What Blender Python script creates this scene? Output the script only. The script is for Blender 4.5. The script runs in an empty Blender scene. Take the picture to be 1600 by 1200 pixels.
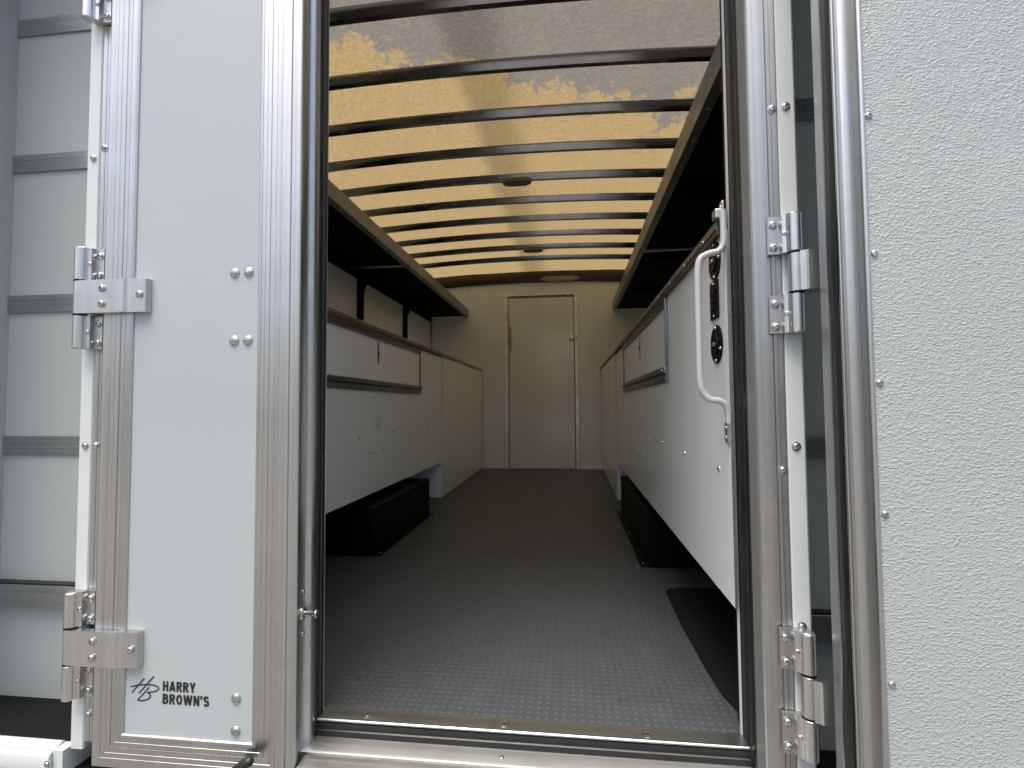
import bpy, bmesh, math, random
from mathutils import Vector, Matrix
random.seed(4)
C = bpy.context.scene
COL = C.collection
R = math.radians

# ------------------------------------------------------------------ camera
def look_matrix(yaw, pitch, roll):
    cy, sy = math.cos(yaw), math.sin(yaw)
    A = Matrix(((cy, sy, 0), (-sy, cy, 0), (0, 0, 1)))
    B = Matrix(((1, 0, 0), (0, 0, -1), (0, 1, 0)))
    cp, sp = math.cos(pitch), math.sin(pitch)
    P = Matrix(((1, 0, 0), (0, cp, sp), (0, -sp, cp)))
    cr, sr = math.cos(roll), math.sin(roll)
    Q = Matrix(((cr, -sr, 0), (sr, cr, 0), (0, 0, 1)))
    return Q @ P @ B @ A
M_ = look_matrix(.1151, .0429, -.0075)
cam_d = bpy.data.cameras.new('camera')
cam = bpy.data.objects.new('camera', cam_d); COL.objects.link(cam)
rt, up, bk = M_[0], -M_[1], -M_[2]
mw = Matrix.Identity(4)
for i in range(3):
    mw[i][0] = rt[i]; mw[i][1] = up[i]; mw[i][2] = bk[i]
mw.translation = Vector((0, 0, .68))
cam.matrix_world = mw
cam_d.sensor_width = 36; cam_d.lens = 786.19 / 1600 * 36
cam_d.clip_start = .02; cam_d.clip_end = 2000
C.camera = cam

# ------------------------------------------------------------------ light
SUN_EL, SUN_AZ = 72, 208         # veiled sun, high, a little behind and to the left of the camera
w = bpy.data.worlds.new('World'); C.world = w; w.use_nodes = True
nt = w.node_tree; nt.nodes.clear()
sky = nt.nodes.new('ShaderNodeTexSky'); sky.sky_type = 'NISHITA'; sky.sun_disc = False
sky.sun_elevation = R(SUN_EL); sky.sun_rotation = R(SUN_AZ)
sky.air_density = 1.0; sky.dust_density = 7; sky.ozone_density = 0.3
bg = nt.nodes.new('ShaderNodeBackground'); bg.inputs[1].default_value = .15
wo = nt.nodes.new('ShaderNodeOutputWorld')
nt.links.new(sky.outputs[0], bg.inputs[0]); nt.links.new(bg.outputs[0], wo.inputs[0])
sd = bpy.data.lights.new('sun', 'SUN'); sd.energy = 1.5; sd.angle = R(40); sd.color = (.99, .975, .93)
sun = bpy.data.objects.new('sun', sd); COL.objects.link(sun)
d = Vector((math.sin(R(SUN_AZ)) * math.cos(R(SUN_EL)), math.cos(R(SUN_AZ)) * math.cos(R(SUN_EL)), math.sin(R(SUN_EL))))
sun.rotation_euler = d.to_track_quat('Z', 'Y').to_euler()
C.view_settings.view_transform = 'Standard'; C.view_settings.look = 'None'
C.view_settings.gamma = 1; C.view_settings.use_curve_mapping = False
C.view_settings.exposure = 0.95

# ------------------------------------------------------------------ materials
def new_mat(name):
    m = bpy.data.materials.new(name); m.use_nodes = True
    nt = m.node_tree; b = nt.nodes['Principled BSDF']
    return m, nt, b
def N(nt, t, **k):
    n = nt.nodes.new(t)
    for a, v in k.items(): setattr(n, a, v)
    return n
def coords(nt, scale=(1, 1, 1), rot=(0, 0, 0)):
    tc = N(nt, 'ShaderNodeTexCoord'); mp = N(nt, 'ShaderNodeMapping')
    mp.inputs['Scale'].default_value = scale; mp.inputs['Rotation'].default_value = rot
    nt.links.new(tc.outputs['Object'], mp.inputs[0]); return mp.outputs[0]
def noise(nt, vec, scale=5, detail=3, rough=.5):
    n = N(nt, 'ShaderNodeTexNoise'); nt.links.new(vec, n.inputs['Vector'])
    n.inputs['Scale'].default_value = scale; n.inputs['Detail'].default_value = detail
    n.inputs['Roughness'].default_value = rough; return n.outputs['Fac']
def ramp(nt, fac, stops):
    r = N(nt, 'ShaderNodeValToRGB'); nt.links.new(fac, r.inputs[0])
    el = r.color_ramp.elements
    while len(el) < len(stops): el.new(.5)
    for e, (p, c) in zip(el, stops):
        e.position = p
        e.color = (c, c, c, 1) if isinstance(c, (int, float)) else (*c, 1)
    return r.outputs[0]
def mapr(nt, fac, a, b, c, d, smooth=False):
    n = N(nt, 'ShaderNodeMapRange'); nt.links.new(fac, n.inputs[0])
    if smooth: n.interpolation_type = 'SMOOTHSTEP'
    for i, v in enumerate((a, b, c, d)): n.inputs[i + 1].default_value = v
    return n.outputs[0]
def math_(nt, op, a, b=None):
    n = N(nt, 'ShaderNodeMath', operation=op)
    for i, v in enumerate((a, b)):
        if v is None: continue
        if isinstance(v, (int, float)): n.inputs[i].default_value = v
        else: nt.links.new(v, n.inputs[i])
    return n.outputs[0]
def mixc(nt, fac, a, b, mode='MIX'):
    n = N(nt, 'ShaderNodeMix', data_type='RGBA', blend_type=mode)
    if isinstance(fac, (int, float)): n.inputs[0].default_value = fac
    else: nt.links.new(fac, n.inputs[0])
    for i, v in ((6, a), (7, b)):
        if isinstance(v, tuple): n.inputs[i].default_value = (*v, 1)
        else: nt.links.new(v, n.inputs[i])
    return n.outputs[2]
def bump(nt, b, h, strength, dist):
    n = N(nt, 'ShaderNodeBump'); nt.links.new(h, n.inputs['Height'])
    n.inputs['Strength'].default_value = strength; n.inputs['Distance'].default_value = dist
    nt.links.new(n.outputs[0], b.inputs['Normal']); return n

def aluminium(name, axis='Z', col=(.62, .62, .615), rough=.3, streak=1.0, metallic=1.0):
    m, nt, b = new_mat(name)
    sc = {'Z': (150, 150, .8), 'X': (.8, 150, 150), 'Y': (150, .8, 150)}[axis]
    v = coords(nt, sc); fine = noise(nt, v, 1, 3, .6)
    sc2 = {'Z': (28, 28, .35), 'X': (.35, 28, 28), 'Y': (28, .35, 28)}[axis]
    band = noise(nt, coords(nt, sc2), 1, 2)
    smudge = noise(nt, coords(nt, (1, 1, 1)), 9, 4, .65)
    f = mapr(nt, fine, .3, .7, .90, 1.06); g = mapr(nt, band, .3, .7, .94, 1.05); s = mapr(nt, smudge, .35, .7, 1.04, .88)
    k = math_(nt, 'MULTIPLY', math_(nt, 'MULTIPLY', f, g), s)
    c = N(nt, 'ShaderNodeVectorMath', operation='SCALE'); c.inputs[0].default_value = col
    nt.links.new(k, c.inputs['Scale']); nt.links.new(c.outputs[0], b.inputs['Base Color'])
    b.inputs['Metallic'].default_value = metallic
    r = math_(nt, 'ADD', mapr(nt, smudge, .3, .7, -.05, .10), mapr(nt, fine, .3, .7, rough - .04, rough + .06))
    nt.links.new(r, b.inputs['Roughness'])
    bump(nt, b, math_(nt, 'ADD', fine, math_(nt, 'MULTIPLY', band, .8)), .22 * streak, .0006)
    return m

ALU_Z = aluminium('brushed_aluminium', 'Z', (.50, .51, .505), .31, .45)
ALU_X = aluminium('brushed_aluminium_horizontal', 'X', (.50, .505, .50), .30)
ALU_SILL = aluminium('satin_sill_aluminium', 'X', (.47, .48, .475), .46)
ALU_Y = aluminium('brushed_aluminium_lengthwise', 'Y', (.24, .262, .28), .36)
ALU_BR = aluminium('bright_aluminium', 'Z', (.58, .59, .585), .27, .1)
ALU_TR = aluminium('aluminium_threshold', 'X', (.40, .42, .43), .36)
ALU_DULL = aluminium('dull_aluminium', 'Z', (.40, .41, .41), .36)
BEAM = aluminium('dark_roof_bow_metal', 'X', (.36, .365, .37), .18, .25)

ALU_FAR = aluminium('worn_bright_trim', 'Z', (.85, .85, .83), .45, .0)
HEADER = aluminium('bronze_metal', 'X', (.085, .066, .05), .34, .5)

def paint(name, col, rough=.3, coat=0.0, wav=.0, dirt=.06, spec=.5, grain=0):
    m, nt, b = new_mat(name)
    v = coords(nt)
    big = noise(nt, v, 2.2, 4, .55); sm = noise(nt, v, 40, 3, .6)
    k = math_(nt, 'MULTIPLY', mapr(nt, big, .15, .85, 1 + dirt * .3, 1 - dirt * 1.3), mapr(nt, sm, .15, .85, 1, 1 - dirt * .8))
    c = N(nt, 'ShaderNodeVectorMath', operation='SCALE'); c.inputs[0].default_value = col
    nt.links.new(k, c.inputs['Scale']); nt.links.new(c.outputs[0], b.inputs['Base Color'])
    nt.links.new(mapr(nt, big, .1, .9, rough - .05, rough + .08), b.inputs['Roughness'])
    b.inputs['Coat Weight'].default_value = coat; b.inputs['Coat Roughness'].default_value = .12
    b.inputs['Specular IOR Level'].default_value = spec
    if wav or grain:
        h = math_(nt, 'ADD', math_(nt, 'MULTIPLY', noise(nt, v, 3.5, 2), wav), math_(nt, 'MULTIPLY', noise(nt, v, 260, 2), grain))
        bump(nt, b, h, 1, .01)
    return m
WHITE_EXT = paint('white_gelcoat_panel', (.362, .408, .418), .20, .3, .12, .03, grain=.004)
WHITE_POST = paint('white_post_paint', (.53, .575, .575), .28, .2, 0, .04)
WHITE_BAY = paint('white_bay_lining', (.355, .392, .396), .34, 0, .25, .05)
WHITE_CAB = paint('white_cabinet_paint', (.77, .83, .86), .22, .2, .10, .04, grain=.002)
WHITE_LID = paint('white_textured_lid', (.84, .87, .87), .40, 0, 0, .05, grain=.05)
WALL_INT = paint('interior_wall_lining', (.75, .80, .82), .20, .2, .14, .05)
BACK_DOOR = paint('inner_door_paint', (.71, .76, .775), .14, .4, .10, .04)
BLACK = paint('black_underside', (.0025, .0025, .0035), .7, 0, 0, .1, spec=.05)
BLACK_BOX = paint('black_painted_steel', (.0022, .0022, .0028), .5, 0, 0, .1, spec=.12)
WOOD_EDGE = paint('worktop_edge', (.14, .09, .055), .5, 0, 0, .4)
BLACK_PL = paint('black_plastic', (.004, .004, .005), .42, 0, 0, .1, spec=.2)
GREY_LAMP = paint('grey_lamp_housing', (.16, .16, .14), .35, 0, 0, .1)
LAMP_LENS = paint('clouded_lamp_lens', (.24, .19, .13), .2, .3, 0, .05)
INK = paint('black_vinyl_lettering', (.012, .012, .014), .3, 0, 0, .02)
TRUCK_WHITE = paint('outer_skin', (.72, .72, .72), .4)
OLD_FLOOR = paint('underbody_black', (.012, .012, .012), .8, 0, 0, .2, spec=.1)
REVEAL = paint('grey_anodised_reveal', (.17, .175, .17), .4, 0, 0, .1)
STAIN = paint('grey_patch', (.60, .63, .64), .3, 0, 0, .05)

def m_rubber():
    m, nt, b = new_mat('black_rubber_seal')
    v = coords(nt, (1, 1, .25)); n = noise(nt, v, 30, 4, .6)
    nt.links.new(ramp(nt, n, [(.35, (.005, .006, .0065)), (.75, (.013, .0145, .016))]), b.inputs['Base Color'])
    nt.links.new(mapr(nt, n, .3, .7, .34, .5), b.inputs['Roughness'])
    return m
RUBBER = m_rubber()
def m_steel():
    m, nt, b = new_mat('zinc_screw_steel')
    n = noise(nt, coords(nt), 160, 2)
    nt.links.new(ramp(nt, n, [(.3, .36), (.7, .62)]), b.inputs['Base Color'])
    b.inputs['Metallic'].default_value = 1; b.inputs['Roughness'].default_value = .25
    return m
STEEL = m_steel()
def m_dark(name, c):
    m, nt, b = new_mat(name); b.inputs['Base Color'].default_value = (*c, 1)
    b.inputs['Roughness'].default_value = .6; b.inputs['Specular IOR Level'].default_value = .2; return m
HOLE = m_dark('screw_recess', (.02, .02, .02))

def m_pebble():
    m, nt, b = new_mat('white_pebbled_liner')
    v = coords(nt, (1, 1, 1.7))
    n1 = N(nt, 'ShaderNodeTexVoronoi', feature='SMOOTH_F1'); n1.inputs['Scale'].default_value = 200; n1.inputs['Smoothness'].default_value = .6
    wv = noise(nt, v, 45, 2)
    add = N(nt, 'ShaderNodeVectorMath', operation='MULTIPLY_ADD')
    nt.links.new(wv, add.inputs[0]); add.inputs[1].default_value = (.02, .02, .02); nt.links.new(v, add.inputs[2])
    nt.links.new(add.outputs[0], n1.inputs['Vector'])
    n2 = noise(nt, v, 165, 2, .5); n3 = noise(nt, v, 60, 1, .5)
    h = math_(nt, 'ADD', math_(nt, 'MULTIPLY', mapr(nt, n1.outputs['Distance'], .05, .5, 1, 0, True), .8),
              math_(nt, 'ADD', mapr(nt, n2, .45, .68, 0, .9, True), math_(nt, 'MULTIPLY', n3, .35)))
    bump(nt, b, h, .55, .0016)
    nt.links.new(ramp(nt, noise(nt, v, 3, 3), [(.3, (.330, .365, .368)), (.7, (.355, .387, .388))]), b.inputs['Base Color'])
    b.inputs['Roughness'].default_value = .32
    return m
PEBBLE = m_pebble()

def m_coin():
    m, nt, b = new_mat('grey_coin_rubber_floor')
    tc = N(nt, 'ShaderNodeTexCoord'); sx = N(nt, 'ShaderNodeSeparateXYZ'); nt.links.new(tc.outputs['Object'], sx.inputs[0])
    P = .0195
    def cell(o, off): 
        a = math_(nt, 'ADD', math_(nt, 'DIVIDE', o, P), off)
        return math_(nt, 'SUBTRACT', math_(nt, 'FRACT', math_(nt, 'ADD', a, 1000)), .5)
    def coin(off):
        fx, fy = cell(sx.outputs[0], off), cell(sx.outputs[1], off)
        r = math_(nt, 'SQRT', math_(nt, 'ADD', math_(nt, 'MULTIPLY', fx, fx), math_(nt, 'MULTIPLY', fy, fy)))
        return mapr(nt, r, .34, .27, 0, 1, True)
    h = coin(0)
    v = coords(nt); big = noise(nt, v, 1.6, 4, .6); fine = noise(nt, v, 220, 2)
    dust = noise(nt, v, 14, 5, .7)
    base = ramp(nt, big, [(.3, (.045, .053, .061)), (.7, (.059, .068, .078))])
    c1 = mixc(nt, math_(nt, 'MULTIPLY', h, .25), base, (.10, .107, .115))
    c2 = mixc(nt, mapr(nt, dust, .5, .8, 0, .30), c1, (.11, .114, .118))
    # worn lengthwise scuffs
    sc = noise(nt, coords(nt, (60, .5, 1)), 1, 2)
    c3 = mixc(nt, mapr(nt, sc, .66, .8, 0, .35), c2, (.12, .12, .115))
    nt.links.new(c3, b.inputs['Base Color'])
    nt.links.new(mapr(nt, dust, .3, .75, .36, .55), b.inputs['Roughness'])
    b.inputs['Specular IOR Level'].default_value = .5
    bump(nt, b, math_(nt, 'ADD', h, math_(nt, 'MULTIPLY', fine, .06)), .9, .0012)
    return m
COIN = m_coin()

def m_carpet():
    m, nt, b = new_mat('black_carpet_mat')
    v = coords(nt); n = noise(nt, v, 260, 3, .7); f = noise(nt, v, 55, 5, .8)
    c = mixc(nt, mapr(nt, f, .72, .80, 0, .5), ramp(nt, n, [(.3, (.004, .004, .005)), (.75, (.017, .017, .018))]), (.12, .12, .12))
    nt.links.new(c, b.inputs['Base Color']); b.inputs['Roughness'].default_value = .95
    b.inputs['Specular IOR Level'].default_value = .1
    bump(nt, b, n, .8, .003)
    return m
CARPET = m_carpet()

def m_roof():
    m = bpy.data.materials.new('translucent_fibreglass_roof'); m.use_nodes = True
    nt = m.node_tree; nt.nodes.clear(); out = N(nt, 'ShaderNodeOutputMaterial')
    v = coords(nt)
    sx = N(nt, 'ShaderNodeSeparateXYZ'); nt.links.new(v, sx.inputs[0])
    # yellowed towards the bulkhead, still grey near the door, with a ragged border
    rag = math_(nt, 'ADD', math_(nt, 'MULTIPLY', math_(nt, 'SUBTRACT', noise(nt, coords(nt, (1.6, 1, 1)), 3.2, 7, .68), .5), 1.5),
                math_(nt, 'SUBTRACT', sx.outputs[1], math_(nt, 'MULTIPLY', sx.outputs[0], .50)))
    rag = math_(nt, 'ADD', rag, math_(nt, 'MULTIPLY', math_(nt, 'SUBTRACT', noise(nt, v, 26, 3, .7), .5), .35))
    yel = mapr(nt, rag, 1.09, 1.19, 0, 1, True)
    band = math_(nt, 'MULTIPLY', mapr(nt, math_(nt, 'ADD', sx.outputs[0], math_(nt, 'MULTIPLY', noise(nt, v, 2, 2), .06)), -.18, -.08, 0, 1, True),
                 mapr(nt, math_(nt, 'ADD', sx.outputs[0], math_(nt, 'MULTIPLY', noise(nt, v, 2, 2), .06)), -.0, .20, 1, 0, True))
    c = mixc(nt, yel, (.172, .167, .150), (.335, .25, .120))
    c = mixc(nt, mapr(nt, noise(nt, v, 7, 4), .3, .7, 0, .22), c, (.275, .22, .125))
    k = math_(nt, 'SUBTRACT', 1, math_(nt, 'MULTIPLY', band, .34))
    sc = N(nt, 'ShaderNodeVectorMath', operation='SCALE'); nt.links.new(c, sc.inputs[0]); nt.links.new(k, sc.inputs['Scale'])
    tr = N(nt, 'ShaderNodeBsdfTranslucent'); df = N(nt, 'ShaderNodeBsdfDiffuse'); gl = N(nt, 'ShaderNodeBsdfGlossy')
    vo = N(nt, 'ShaderNodeTexVoronoi', feature='SMOOTH_F1'); nt.links.new(v, vo.inputs['Vector']); vo.inputs['Scale'].default_value = 62
    h = math_(nt, 'ADD', mapr(nt, vo.outputs['Distance'], 0, .6, 1, 0), noise(nt, v, 90, 3))
    bp = N(nt, 'ShaderNodeBump'); nt.links.new(h, bp.inputs['Height']); bp.inputs['Strength'].default_value = .75; bp.inputs['Distance'].default_value = .003
    emb = mapr(nt, h, .5, 1.4, .84, 1.10)
    s2 = N(nt, 'ShaderNodeVectorMath', operation='SCALE'); nt.links.new(sc.outputs[0], s2.inputs[0]); nt.links.new(emb, s2.inputs['Scale'])
    nt.links.new(s2.outputs[0], tr.inputs[0]); nt.links.new(sc.outputs[0], df.inputs[0])
    for s in (tr, df, gl): nt.links.new(bp.outputs[0], s.inputs['Normal'])
    gl.inputs['Roughness'].default_value = .35; gl.inputs['Color'].default_value = (.6, .6, .6, 1)
    m1 = N(nt, 'ShaderNodeMixShader'); m1.inputs[0].default_value = .42
    nt.links.new(tr.outputs[0], m1.inputs[1]); nt.links.new(df.outputs[0], m1.inputs[2])
    m2 = N(nt, 'ShaderNodeMixShader'); m2.inputs[0].default_value = .05
    nt.links.new(m1.outputs[0], m2.inputs[1]); nt.links.new(gl.outputs[0], m2.inputs[2])
    nt.links.new(m2.outputs[0], out.inputs[0])
    return m
ROOF = m_roof()
def m_ground():
    m, nt, b = new_mat('yard_concrete')
    v = coords(nt); n = noise(nt, v, .7, 6, .6); f = noise(nt, v, 30, 4, .7)
    c = mixc(nt, math_(nt, 'MULTIPLY', f, .5), ramp(nt, n, [(.3, (.135, .128, .118)), (.7, (.19, .182, .17))]), (.16, .152, .142))
    nt.links.new(c, b.inputs['Base Color']); b.inputs['Roughness'].default_value = .9
    bump(nt, b, f, .4, .01); return m
GROUND = m_ground()

# ------------------------------------------------------------------ mesh helpers
def V(*a): return Vector(a)
def box(bm, x0, x1, y0, y1, z0, z1, bev=0.0):
    t = bmesh.new() if bev else bm
    r = bmesh.ops.create_cube(t, size=1)
    for v in r['verts']:
        v.co = V(x0 + (v.co.x + .5) * (x1 - x0), y0 + (v.co.y + .5) * (y1 - y0), z0 + (v.co.z + .5) * (z1 - z0))
    if bev:
        bmesh.ops.bevel(t, geom=list(t.edges), offset=bev, segments=2, profile=.5, affect='EDGES')
        me = bpy.data.meshes.new('tmp'); t.to_mesh(me); t.free(); bm.from_mesh(me); bpy.data.meshes.remove(me)
def prism(bm, pts, a, b, axis='Z', closed=True):
    """extrude a 2-D outline: axis Z -> pts (x,y); Y -> (x,z); X -> (y,z)"""
    def P(p, t):
        return {'Z': V(p[0], p[1], t), 'Y': V(p[0], t, p[1]), 'X': V(t, p[0], p[1])}[axis]
    A = [bm.verts.new(P(p, a)) for p in pts]; B = [bm.verts.new(P(p, b)) for p in pts]
    n = len(pts)
    for i in range(n if closed else n - 1):
        j = (i + 1) % n
        bm.faces.new((A[i], A[j], B[j], B[i]))
    if closed:
        bm.faces.new(A[::-1]); bm.faces.new(B)
def ring_frame(axis):
    a = Vector(axis).normalized()
    u = a.orthogonal().normalized(); return a, u, a.cross(u)
def cyl(bm, p0, p1, r0, r1=None, seg=20, caps=True):
    r1 = r0 if r1 is None else r1
    p0, p1 = Vector(p0), Vector(p1); a, u, w_ = ring_frame(p1 - p0)
    A = []; B = []
    for i in range(seg):
        t = 2 * math.pi * i / seg; d_ = u * math.cos(t) + w_ * math.sin(t)
        A.append(bm.verts.new(p0 + d_ * r0)); B.append(bm.verts.new(p1 + d_ * r1))
    for i in range(seg):
        j = (i + 1) % seg; bm.faces.new((A[i], A[j], B[j], B[i]))
    if caps: bm.faces.new(A[::-1]); bm.faces.new(B)
def lathe(bm, origin, axis, prof, seg=20):
    o = Vector(origin); a, u, w_ = ring_frame(axis); rings = []
    for r, h in prof:
        if r < 1e-6: rings.append([bm.verts.new(o + a * h)]); continue
        rings.append([bm.verts.new(o + a * h + (u * math.cos(2 * math.pi * i / seg) + w_ * math.sin(2 * math.pi * i / seg)) * r) for i in range(seg)])
    for A, B in zip(rings, rings[1:]):
        for i in range(seg):
            j = (i + 1) % seg
            if len(A) == 1 and len(B) == 1: continue
            if len(A) == 1: bm.faces.new((A[0], B[j], B[i]))
            elif len(B) == 1: bm.faces.new((A[i], A[j], B[0]))
            else: bm.faces.new((A[i], A[j], B[j], B[i]))
def tube(bm, pts, rads, seg=16):
    pts = [Vector(p) for p in pts]; rings = []
    prev = None
    for i, p in enumerate(pts):
        t = (pts[min(i + 1, len(pts) - 1)] - pts[max(i - 1, 0)]).normalized()
        u = prev - t * prev.dot(t) if prev is not None else t.orthogonal()
        u.normalize(); prev = u; w_ = t.cross(u)
        r = rads if isinstance(rads, (int, float)) else rads[i]
        rings.append([bm.verts.new(p + (u * math.cos(2 * math.pi * k / seg) + w_ * math.sin(2 * math.pi * k / seg)) * r) for k in range(seg)])
    for A, B in zip(rings, rings[1:]):
        for k in range(seg):
            j = (k + 1) % seg; bm.faces.new((A[k], A[j], B[j], B[k]))
    bm.faces.new(rings[0][::-1]); bm.faces.new(rings[-1])
def smooth_path(ctrl, n=8):
    c = [Vector(p) for p in ctrl]; out = []
    for i in range(len(c) - 1):
        p0, p1, p2, p3 = c[max(i - 1, 0)], c[i], c[i + 1], c[min(i + 2, len(c) - 1)]
        for k in range(n):
            t = k / n
            out.append(.5 * ((2 * p1) + (p2 - p0) * t + (2 * p0 - 5 * p1 + 4 * p2 - p3) * t * t + (3 * p1 - p0 - 3 * p2 + p3) * t ** 3))
    out.append(c[-1]); return out
def sweep_frame(bm, x0, x1, z0, z1, prof, sides='LBRT'):
    """mitred rectangular frame; prof = closed outline of (inset, y)"""
    rings = []
    for (cx, cz, sx, sz) in ((x0, z0, 1, 1), (x1, z0, -1, 1), (x1, z1, -1, -1), (x0, z1, 1, -1)):
        rings.append([bm.verts.new(V(cx + sx * u, y, cz + sz * u)) for u, y in prof])
    n = len(prof)
    for k in range(4):
        A, B = rings[k], rings[(k + 1) % 4]
        for i in range(n):
            j = (i + 1) % n; bm.faces.new((A[i], A[j], B[j], B[i]))

def obj(name, bm, mat, parent=None, smooth=False, angle=35):
    bmesh.ops.recalc_face_normals(bm, faces=bm.faces[:])
    me = bpy.data.meshes.new(name)
    if parent is not None:
        off = world_loc(parent)
        for v in bm.verts: v.co -= off
    if smooth:
        for f in bm.faces: f.smooth = True
        for e in bm.edges:
            if len(e.link_faces) == 2 and e.calc_face_angle(0) > R(angle): e.smooth = False
    bm.to_mesh(me); bm.free(); me.materials.append(mat)
    o = bpy.data.objects.new(name, me); COL.objects.link(o)
    if parent is not None: o.parent = parent
    return o
LOC = {}
def world_loc(o):
    p = Vector((0, 0, 0))
    while o is not None: p += o.location; o = o.parent
    return p
def tag(o, label, cat, group=None, kind=None):
    o['label'] = label; o['category'] = cat
    if group: o['group'] = group
    if kind: o['kind'] = kind
    return o
def thing(name, label, cat, loc=(0, 0, 0), group=None):
    o = bpy.data.objects.new(name, None); COL.objects.link(o); o.location = loc; o.empty_display_size = .1
    return tag(o, label, cat, group)
def copy_tree(o, parent=None):
    c = o.copy(); COL.objects.link(c)
    if parent is not None: c.parent = parent
    for ch in list(o.children): copy_tree(ch, c)
    return c
def bm_(): return bmesh.new()
def screw(p, n, r, parent, name='screw', washer=0.0, mat=None):
    """domed hex-socket screw head on surface point p with outward normal n"""
    bm = bm_(); h = r * .62; b = 0
    prof = []
    if washer: prof += [(washer, -.001), (washer, .0012), (r * 1.02, .0016)]; b = .0012
    prof += [(r, b), (r * .98, b + h * .45), (r * .8, b + h * .85), (r * .52, b + h), (r * .44, b + h), (r * .40, b + h * .45), (0, b + h * .45)]
    if not washer: prof = [(r, -.001)] + prof
    lathe(bm, p, n, prof, 18)
    o = obj(name, bm, mat or STEEL, parent, True, 50)
    return o

# =================================================================== SETTING
bm = bm_(); box(bm, -60, 60, -60, 60, -1.05, -.95)
g = obj('ground', bm, GROUND); g['kind'] = 'structure'

# =================================================================== TRUCK BODY
YI, YB = 1.115, 5.42            # interior from the doorway to the bulkhead
XL, XR = -1.53, .90             # inner faces of the side walls
ZC = 2.098                      # underside of the roof at the eaves
MX = -.3225                     # centre line of the body
TOP = 2.10
body = thing('truck_body', 'white walk-in truck body with bare aluminium door frame and open side bays, seen from behind', 'truck body', (MX, 1.0, 0))

bm = bm_(); prism(bm, [(XL, 1.18), (-1.00, 1.18), (-1.00, YI), (.355, YI), (.355, 1.18), (XR, 1.18), (XR, YB), (XL, YB)], -.03, 0)
obj('floor', bm, COIN, body)
bm = bm_(); box(bm, XL - .04, XR + .04, 1.16, YB + .05, -.16, -.034)
obj('underbody', bm, OLD_FLOOR, body)
for s, nm in ((0, 'side_wall'), (1, 'side_wall')):
    bm = bm_()
    if s == 0: box(bm, XL - .04, XL, 1.16, YB + .05, -.03, 2.16)
    else: box(bm, XR, XR + .04, 1.16, YB + .05, -.03, 2.16)
    o = obj(nm, bm, WALL_INT, body)
bm = bm_(); box(bm, XL, XR, YB, YB + .05, -.03, 2.16)
bh = obj('bulkhead', bm, WALL_INT, body)
# corner trims on the bulkhead
for x0, x1 in ((XL + .001, XL + .018), (XR - .018, XR - .001)):
    bm = bm_(); box(bm, x0, x1, YB - .006, YB - .001, .001, 2.09, .001)
    obj('corner_trim', bm, ALU_DULL, bh)
for a, b in ((-.955, -.735), (.11, .329)):
    bm = bm_(); box(bm, a, b, YB - .008, YB - .001, .002, .036, .001); obj('skirting_strip', bm, ALU_FAR, bh)
for x, z in ((-1.1, 1.94), (-.62, 1.935), (-.30, 1.94), (-.02, 1.935), (.3, 1.94), (-1.38, 1.35)):
    screw(V(x, YB - .001, z), V(0, -1, 0), .007, bh, 'rivet')

# roof sheet (arched) and its bows
def arch(x): return .046 * (1 - ((x - MX) / 1.25) ** 2)
bm = bm_(); nx = 24; ny = 2; rows = []
for j, y in enumerate((1.0, YB + .04)):
    rows.append([bm.verts.new(V(XL - .04 + (XR - XL + .08) * i / nx, y, ZC + arch(XL - .04 + (XR - XL + .08) * i / nx))) for i in range(nx + 1)])
for i in range(nx): bm.faces.new((rows[0][i], rows[0][i + 1], rows[1][i + 1], rows[1][i]))
obj('roof_sheet', bm, ROOF, body, True)
def bow(y, w=.030, h=.040):
    bm = bm_(); A = []
    for i in range(nx + 1):
        x = XL + (XR - XL) * i / nx; z = ZC + arch(x) - .001
        A.append([bm.verts.new(V(x, y, z)), bm.verts.new(V(x, y + .0105, z - h + .0015)), bm.verts.new(V(x, y + .012, z - h)),
                  bm.verts.new(V(x, y + .008 + w - .002, z - h)), bm.verts.new(V(x, y + .008 + w, z - h + .002)), bm.verts.new(V(x, y + .018 + w, z))])
    for a, b in zip(A, A[1:]):
        for k in range(6): bm.faces.new((a[k], a[(k + 1) % 6], b[(k + 1) % 6], b[k]))
    bm.faces.new(A[0]); bm.faces.new(A[-1][::-1])
    return obj('roof_bow', bm, BEAM, body, True, 30)
BOWS = [1.69 + .3515 * i for i in range(10)]
for y in BOWS: bow(y)
bow(1.30)
# header below the roof at the bulkhead
bm = bm_(); A = []
for i in range(nx + 1):
    x = XL + (XR - XL) * i / nx; z = ZC + arch(x)
    A.append([bm.verts.new(V(x, YB - .024, z - .012)), bm.verts.new(V(x, YB - .030, z - .020)), bm.verts.new(V(x, YB - .030, z - .118)),
              bm.verts.new(V(x, YB - .026, z - .125)), bm.verts.new(V(x, YB - .001, z - .125)), bm.verts.new(V(x, YB - .001, z - .012))])
for a, b in zip(A, A[1:]):
    for k in range(6): bm.faces.new((a[k], a[(k + 1) % 6], b[(k + 1) % 6], b[k]))
bm.faces.new(A[0]); bm.faces.new(A[-1][::-1])
obj('header_rail', bm, HEADER, body, True, 30)
bm = bm_(); box(bm, XL, XR, YB - .012, YB - .001, ZC + .0, ZC + .03)
obj('roof_seal', bm, RUBBER, body)

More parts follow.
